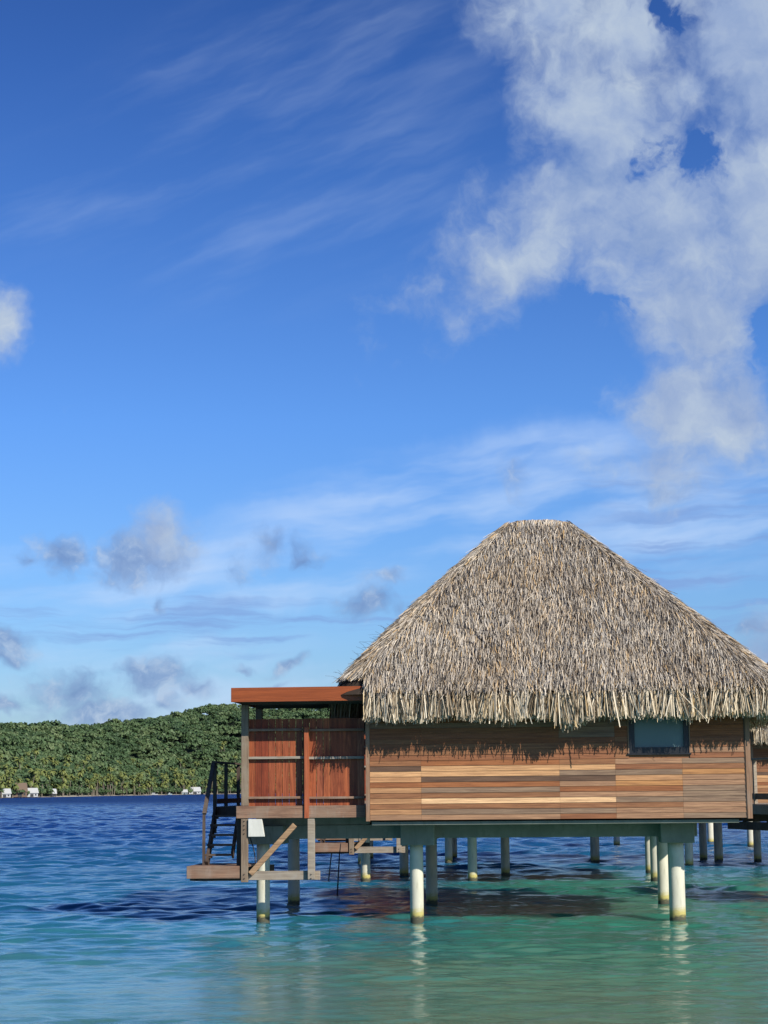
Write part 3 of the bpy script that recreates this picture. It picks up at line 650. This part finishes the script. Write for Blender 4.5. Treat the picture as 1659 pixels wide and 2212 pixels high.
# walkway at the right
def walkway():
    root = empty('walkway', (5.6, 11.5, 0)); tag(root, 'timber walkway with handrail entering at the right edge behind the nearest hut', 'walkway')
    A = Vector((4.78, 12.1, 0)); d = Vector((.31, -.95, 0)).normalized(); n = Vector((.95, .31, 0)).normalized()
    inv = -Vector((5.6, 11.5, 0))
    def bx(mb, u0, u1, v0, v1, z0, z1):
        q = [A+d*u0+n*v0, A+d*u1+n*v0, A+d*u1+n*v1, A+d*u0+n*v1]
        mb.hexa([p+Vector((0, 0, z0)) for p in q] + [p+Vector((0, 0, z1)) for p in q]); return mb
    def fin(mb, name, mat, bev=.004):
        bmesh.ops.translate(mb.bm, verts=mb.bm.verts, vec=inv); return mb.build(name, mat, root, bevel=bev)
    mb = MB()
    for i in range(60): bx(mb, i*.12, i*.12+.112, 0, 2.4, 2.36, 2.40)
    fin(mb, 'deck', M_greyl, 0)
    fin(bx(MB(), -.05, 7.2, -.05, 0-.002, 2.14, 2.38), 'edge_board', M_greyl)
    for v in (.05, 1.2, 2.3): fin(bx(MB(), 0.03, 7.2, v, v+.1, 1.72, 1.93), 'joist', M_dark)
    for u in (.4, 1.2, 3.2, 5.2): fin(bx(MB(), u, u+.1, -.02, 2.4, 1.935, 2.358), 'bearer', M_dark)
    for u in (1.9, 3.6, 5.3, 7.0): fin(bx(MB(), u, u+.09, .0, .09, 2.402, 3.55), 'railing_post', M_greyl)
    fin(bx(MB(), 1.0, 7.2, -.02, .11, 3.552, 3.60), 'handrail', M_greyl)
    fin(bx(MB(), 1.0, 7.2, .02, .05, 2.52, 2.68), 'kick_board', M_greyh)
    for (x, y, r, zt) in [(6.5, 34.5, .17, 2.1), (8.15, 58, .17, 2.1), (9.55, 52, .17, 2.1), (3.3, 55, .16, 2.1)]:
        o = MB().cyl((0, 0, -2), (0, 0, zt), r, r, 20, 8, .006).build('pile', M_pile, None); o.location = (x, y, 0)
        far.append(o)
    for (u, v) in ((3.4, .2), (3.4, 2.2), (6.8, .2), (6.8, 2.2)):
        q = A+d*u+n*v; o = MB().cyl((0, 0, -2), (0, 0, 1.72), .15, .15, 20, 8, .006).build('pile', M_pile, root); o.location = q+inv
far = []
walkway()
# piles of the farther boardwalk, one structure
bw = empty('boardwalk', (6, 50, 0)); tag(bw, 'distant boardwalk on pale piles seen low between the nearest piles', 'boardwalk')
MB().box(1.0, 12, 51, 53, 2.2, 2.4).build('deck', M_greyl, bw).matrix_parent_inverse = Matrix.Translation((-6, -50, 0))
for o in far: o.parent = bw; o.location = o.location - Vector((6, 50, 0))

# two thin sticks standing in the water
for (a, c, lab) in (((707, 1864, 20), (722, 1828, 20), 'thin dark stick leaning right out of the water, left one of two'), ((727, 1876, 12), (736, 1822, 12), 'longer thin dark stick out of the water below the landing, right one of two')):
    p0, p1 = P(*a), P(*c); mid = (p0 + (p1-p0)*.5) + Vector((.02, 0, 0)); p0.z = min(p0.z, -.3)
    mb = MB(); mb.cyl(p0, mid, .022, .018, 8); mb.cyl(mid, p1, .018, .010, 8)
    tag(mb.build('stick', M_cable), lab, 'stick', 'sticks standing in the water')

# ------------------------------------------------------------------ far island
SH = [(-700, 1735), (0, 1724), (220, 1719.5), (440, 1716), (560, 1714.5), (900, 1711.8), (1300, 1708)]
RG = [(-700, 1590), (-300, 1565), (0, 1562), (43, 1566), (123, 1566), (167, 1568), (217, 1563), (267, 1560), (300, 1558), (333, 1551), (383, 1539), (417, 1534), (433, 1529), (470, 1522), (500, 1524), (560, 1529), (600, 1531), (640, 1524), (700, 1520), (800, 1530), (1000, 1600), (1250, 1690), (1300, 1700)]
def interp(tab, x): return float(np.interp(x, [a for a, _ in tab], [b_ for _, b_ in tab]))
def shore(px):
    d = ray(px, interp(SH, px)); k = -CAMP.z / d.z; return CAMP + d*k
_tn = [(random.uniform(0, 6.28), random.uniform(0, 6.28)) for _ in range(6)]
def terr(px, t):
    s = shore(px); dh = Vector((s.x-CAMP.x, s.y-CAMP.y, 0)); D0 = dh.length; dh.normalize(); back = 620
    D1 = D0 + back; r = ray(px, interp(RG, px)); zr = CAMP.z + r.z/math.hypot(r.x, r.y)*D1 - 10.5
    D = D0 + back*t
    prof = t**.85 if t < 1 else 1-(t-1)*.9
    if t < .04: z = 0.6*t/.04
    else: z = .6 + (zr-.6)*((t-.04)/.96)**1.05 if t <= 1 else zr*(1-(t-1)*.9)
    q = CAMP + dh*D
    for k, (a, b_) in enumerate(_tn): z += .085*zr*min(1, t*2)*min(1, abs(1-t)*3)*math.sin(q.x/(60-7*k)+a)*math.sin(q.y/(85-9*k)+b_)
    return Vector((q.x, q.y, z))
m, t, b = material('island ground'); co = coords(t); sp = t.new('ShaderNodeSeparateXYZ'); t.l.new(co, sp.inputs[0])
t.put(b.inputs['Base Color'], t.mix(t.smooth(sp.outputs[2], .35, 1.2), (0.42, 0.38, 0.30), t.mix(t.noise(co, .05, 5), (0.015, 0.03, 0.012), (0.03, 0.05, 0.018)))); b.inputs['Roughness'].default_value = 1
cols = list(range(-700, 1301, 20)); rows_ = [-.01, 0, .01, .02, .04, .07, .1] + [i/20 for i in range(3, 27)]
V = [terr(c, r) - (Vector((0, 0, 1.2)) if r < 0 else Vector()) for r in rows_ for c in cols]; nx = len(cols)
tag(npmesh('hill', [tuple(v) for v in V], [(j*nx+i, j*nx+i+1, (j+1)*nx+i+1, (j+1)*nx+i) for j in range(len(rows_)-1) for i in range(nx-1)], m, smooth=True), 'low island hill beyond the lagoon', 'hill', kind='structure')

def foliage(name, lo, mid, hi):
    m, t, b = material(name); a = t.new('ShaderNodeAttribute', attribute_name='tone'); g = t.new('ShaderNodeNewGeometry')
    f = t.math('ADD', t.math('MULTIPLY', a.outputs['Fac'], .75), t.math('MULTIPLY', g.outputs['Random Per Island'], .25))
    t.put(b.inputs['Base Color'], t.ramp(f, [(0, lo), (.5, mid), (1, hi)])); b.inputs['Roughness'].default_value = .6; b.inputs['Specular IOR Level'].default_value = .3
    return m
M_leaf = foliage('forest leaves', (0.026, 0.058, 0.026), (0.066, 0.115, 0.046), (0.125, 0.170, 0.072))
M_palm = foliage('palm fronds', (0.04, 0.075, 0.022), (0.11, 0.145, 0.042), (0.21, 0.225, 0.065))
m, t, b = material('palm trunk bark'); t.put(b.inputs['Base Color'], (0.15, 0.13, 0.10, 1)); b.inputs['Roughness'].default_value = .9; M_trunk = m
def crown_proto(n, seed):  # leafy crown of several boughs
    g = np.random.default_rng(seed); nl = g.integers(4, 8)
    lc = np.stack([g.uniform(-.6, .6, nl), g.uniform(-.6, .6, nl), g.uniform(-.05, .35, nl)], -1); lr = g.uniform(.30, .55, nl)
    k = g.integers(0, nl, n); dv = nrm(g.normal(0, 1, (n, 3))); dv[:, 2] = np.abs(dv[:, 2])*.9-.25; dv = nrm(dv)
    c = lc[k] + dv*lr[k][:, None]*g.uniform(.8, 1.08, n)[:, None]*np.array([1, 1, .62])
    nn = nrm(dv + g.normal(0, .45, (n, 3)) + np.array([0, 0, .25])); u = nrm(np.cross(nn, g.normal(0, 1, (n, 3)))); v = np.cross(nn, u)
    sz = g.uniform(.07, .16, n)[:, None]; e = g.uniform(.5, 1, n)[:, None]
    return np.stack([c-u*sz-v*sz*e*.6, c+u*sz*.6-v*sz*e, c+u*sz+v*sz*e*.7, c-u*sz*.5+v*sz*e], 1)
protos = [crown_proto(230, s) for s in range(8)]
Vs, tones = [], []
g = np.random.default_rng(5)
def add_crowns(n, pxr, tr, rad, tone0, tone1, hgt):
    for _ in range(n):
        px = g.uniform(*pxr); tt = g.uniform(*tr); q = terr(px, tt); r = g.uniform(*rad)
        pr = protos[g.integers(0, 8)]; a = g.uniform(0, 6.28); ca, sa = math.cos(a), math.sin(a)
        v = pr.reshape(-1, 3) * np.array([r, r, r*g.uniform(.75, 1.15)])
        v = np.stack([v[:, 0]*ca-v[:, 1]*sa, v[:, 0]*sa+v[:, 1]*ca, v[:, 2]], -1) + np.array([q.x, q.y, q.z + r*.45 + hgt*g.uniform(.4, 1)])
        Vs.append(v.astype(np.float32)); tone = g.uniform(tone0, tone1) + .16*math.sin(q.x/31+1)*math.sin(q.y/47) + .12*math.sin(q.x/13)*math.sin(q.y/71+2)
        tones.append(np.clip(tone + g.normal(0, .06, len(v)//4), 0, 1))
add_crowns(3600, (-160, 1000), (.06, 1.03), (5.5, 11), .1, .9, 4)
add_crowns(2200, (-160, 1000), (.05, 1.0), (3, 6), .2, .8, 3)
add_crowns(500, (-160, 1000), (.85, 1.02), (4, 8), .1, .6, 4)
add_crowns(900, (-160, 900), (.012, .12), (3, 5.5), .2, .9, 1)
VV = np.concatenate(Vs); tag(npmesh('forest', VV, np.arange(len(VV)).reshape(-1, 4), M_leaf, attr=np.concatenate(tones)), 'dense green tropical forest covering the island hill', 'forest', kind='stuff')

def palm_proto(seed, H):
    g2 = np.random.default_rng(seed); V = []; Fq = []; mi = []; tone = []
    lean = g2.uniform(-2, 2, 2); segs = 5; n = 6
    for k in range(segs+1):
        tt = k/segs; c = np.array([lean[0]*tt**1.7, lean[1]*tt**1.7, H*tt]); r = .28*(1-tt)+.14
        for i in range(n): V.append(c + np.array([math.cos(i*2*math.pi/n)*r, math.sin(i*2*math.pi/n)*r, 0]))
    for k in range(segs):
        for i in range(n): Fq.append((k*n+i, k*n+(i+1) % n, (k+1)*n+(i+1) % n, (k+1)*n+i)); mi.append(1); tone.append(0)
    top = np.array([lean[0], lean[1], H])
    nf = 20
    for f in range(nf):
        a = f*2.4+g2.uniform(-.3, .3); up = g2.uniform(-.5, 1.25); L = g2.uniform(3.0, 4.3); d = np.array([math.cos(a), math.sin(a), 0])
        pts = []; p = top.copy(); ang = up
        for k in range(6):
            pts.append(p.copy()); p = p + (d*math.cos(ang) + np.array([0, 0, math.sin(ang)]))*L/5; ang -= .42
        side = np.array([-d[1], d[0], 0]); tn = g2.uniform(.2, 1)
        for sg in (-1, 1):
            b0 = len(V)
            for k, p in enumerate(pts):
                wd = [.12, .5, .62, .58, .42, .06][k]
                V.append(p); V.append(p + side*sg*wd + np.array([0, 0, -wd*.75]))
            for k in range(5): Fq.append((b0+2*k, b0+2*k+1, b0+2*k+3, b0+2*k+2)); mi.append(0); tone.append(tn)
    return npmesh('palm_tree', V, Fq, None, attr=tone, mats=[M_palm, M_trunk], mi=mi)
PP = [palm_proto(s, h) for s, h in ((1, 10.5), (2, 13), (3, 8.5), (4, 15))]
PG = 'coconut palms along the far shore'
PL = 'coconut palm with yellow green fronds among the others on the far shore'
first = set()
for i in range(340):
    px = g.uniform(-30, 720); near = g.random() < .66
    tt = g.uniform(.006, .06) if near else g.uniform(.06, .30)
    q = terr(px, tt); k = int(g.integers(0, 4))
    if k in first: o = PP[k].copy(); COL.objects.link(o)
    else: o = PP[k]; first.add(k)
    o.location = q - Vector((0, 0, .3)); o.rotation_euler = (0, 0, g.uniform(0, 6.28)); sc_ = g.uniform(.8, 1.3); o.scale = (sc_, sc_, sc_*g.uniform(.85, 1.1))
    if not near: o.location.z += 3
    tag(o, PL if near else 'coconut palm standing above the shore palms on the lower hill slope', 'palm', PG if near else 'coconut palms on the lower slope')

# shore buildings and boats
def paint(name, c, r=.6):
    m, t, b = material(name); t.put(b.inputs['Base Color'], t.mix(t.noise(coords(t), 1.2, 5), tuple(v*.82 for v in c), c)); b.inputs['Roughness'].default_value = r; return m
M_wp = paint('white paint', (.50, .52, .52)); M_rt = paint('pale tin roof', (.52, .54, .54), .5); M_br = paint('brown thatch', (.16, .11, .075)); M_wn = paint('dark opening', (.03, .035, .04)); M_bh = paint('blue grey wall', (.30, .38, .42))
def house(px, w_, d_, h_, rh, mw, mr, label, dt=0.012):
    q = terr(px, dt); root = empty('shore_house', (q.x, q.y, .15)); tag(root, label, 'house', 'small houses on the far shore')
    ang = math.atan2(q.x, q.y+41); root.rotation_euler = (0, 0, -ang); root.scale = (.85, .85, .72)
    MB().box(-w_/2, w_/2, -d_/2, d_/2, .3, h_+.3).build('wall', mw, root)
    mb = MB(); a, c = w_/2+.7, d_/2+.7
    mb.hexa([(-a,-c,h_+.25),(a,-c,h_+.25),(a,c,h_+.25),(-a,c,h_+.25),(-a*.82,-.15,h_+rh),(a*.82,-.15,h_+rh),(a*.82,.15,h_+rh),(-a*.82,.15,h_+rh)]); mb.build('roof', mr, root)
    MB().box(-w_*.1, w_*.16, -d_/2-.05, -d_/2-.003, .4, h_*.85).build('door', M_wn, root)
    for sx in (-.35, .33): MB().box(w_*sx-.6, w_*sx+.6, -d_/2-.04, -d_/2-.003, h_*.4, h_*.85).build('window', M_wn, root)
    mb = MB()
    for sx in (-.45, 0, .45):
        for sy in (-.45, .45): mb.cyl((w_*sx, d_*sy, -1), (w_*sx, d_*sy, .298), .15, .15, 8)
    mb.build('foundation', M_br, root)
house(9, 9, 6, 3.0, 4.6, M_wp, M_rt, 'pale blue white shore house at the left edge of the picture', .006)
house(68, 9.5, 6, 3.4, 4.8, M_wp, M_rt, 'white shore house with a wide pale tin roof, beside the brown hut', .006)
house(42, 11, 6, 4.6, 8.0, M_br, M_br, 'brown thatched shore hut between the two white houses', .012)
house(113, 6.0, 5, 2.6, 4.9, M_wn, M_rt, 'small open shore hut with peaked white roof, standing alone', .006)
house(421, 13, 7, 3.6, 6.0, M_wp, M_rt, 'long white shore house just left of the hut stairs', .006)
house(398, 7, 5, 2.5, 4.0, M_bh, M_rt, 'small blue grey shore shed beside the long white house', .006)
def boat(px, L, label, mat, off=-.008):
    q = terr(px, off); root = empty('boat', (q.x, q.y, 0)); tag(root, label, 'boat', 'small boats off the far shore')
    root.rotation_euler = (0, 0, random.uniform(-.4, .4))
    st = [(-.5, .22, .0), (-.25, .30, 0), (.1, .30, 0), (.35, .18, .05), (.5, .01, .22)]; V = []; Fq = []
    for (x, wd, zz) in st:
        for (k, z) in ((-1, .9), (-.55, -.2), (.55, -.2), (1, .9)): V.append((x*L, k*wd*L*.45, z+zz*1.5))
    for i in range(4):
        for j in range(3): Fq.append((i*4+j, i*4+j+1, i*4+j+5, i*4+j+4))
        Fq.append((i*4+3, i*4, i*4+4, i*4+7))
    Fq.append((0, 3, 2, 1)); npmesh('hull', V, Fq, mat, root)
    MB().box(-.2*L, .15*L, -.08*L, .08*L, .9, 2.1).build('cabin', M_wp, root); MB().box(.151*L, .16*L, -.06*L, .06*L, 1.3, 1.9).build('windscreen', M_wn, root)
boat(332, 8, 'white boat moored alone off the middle of the far shore', M_wp)
boat(366, 5, 'small dark hulled boat just right of the lone white boat', M_bh)
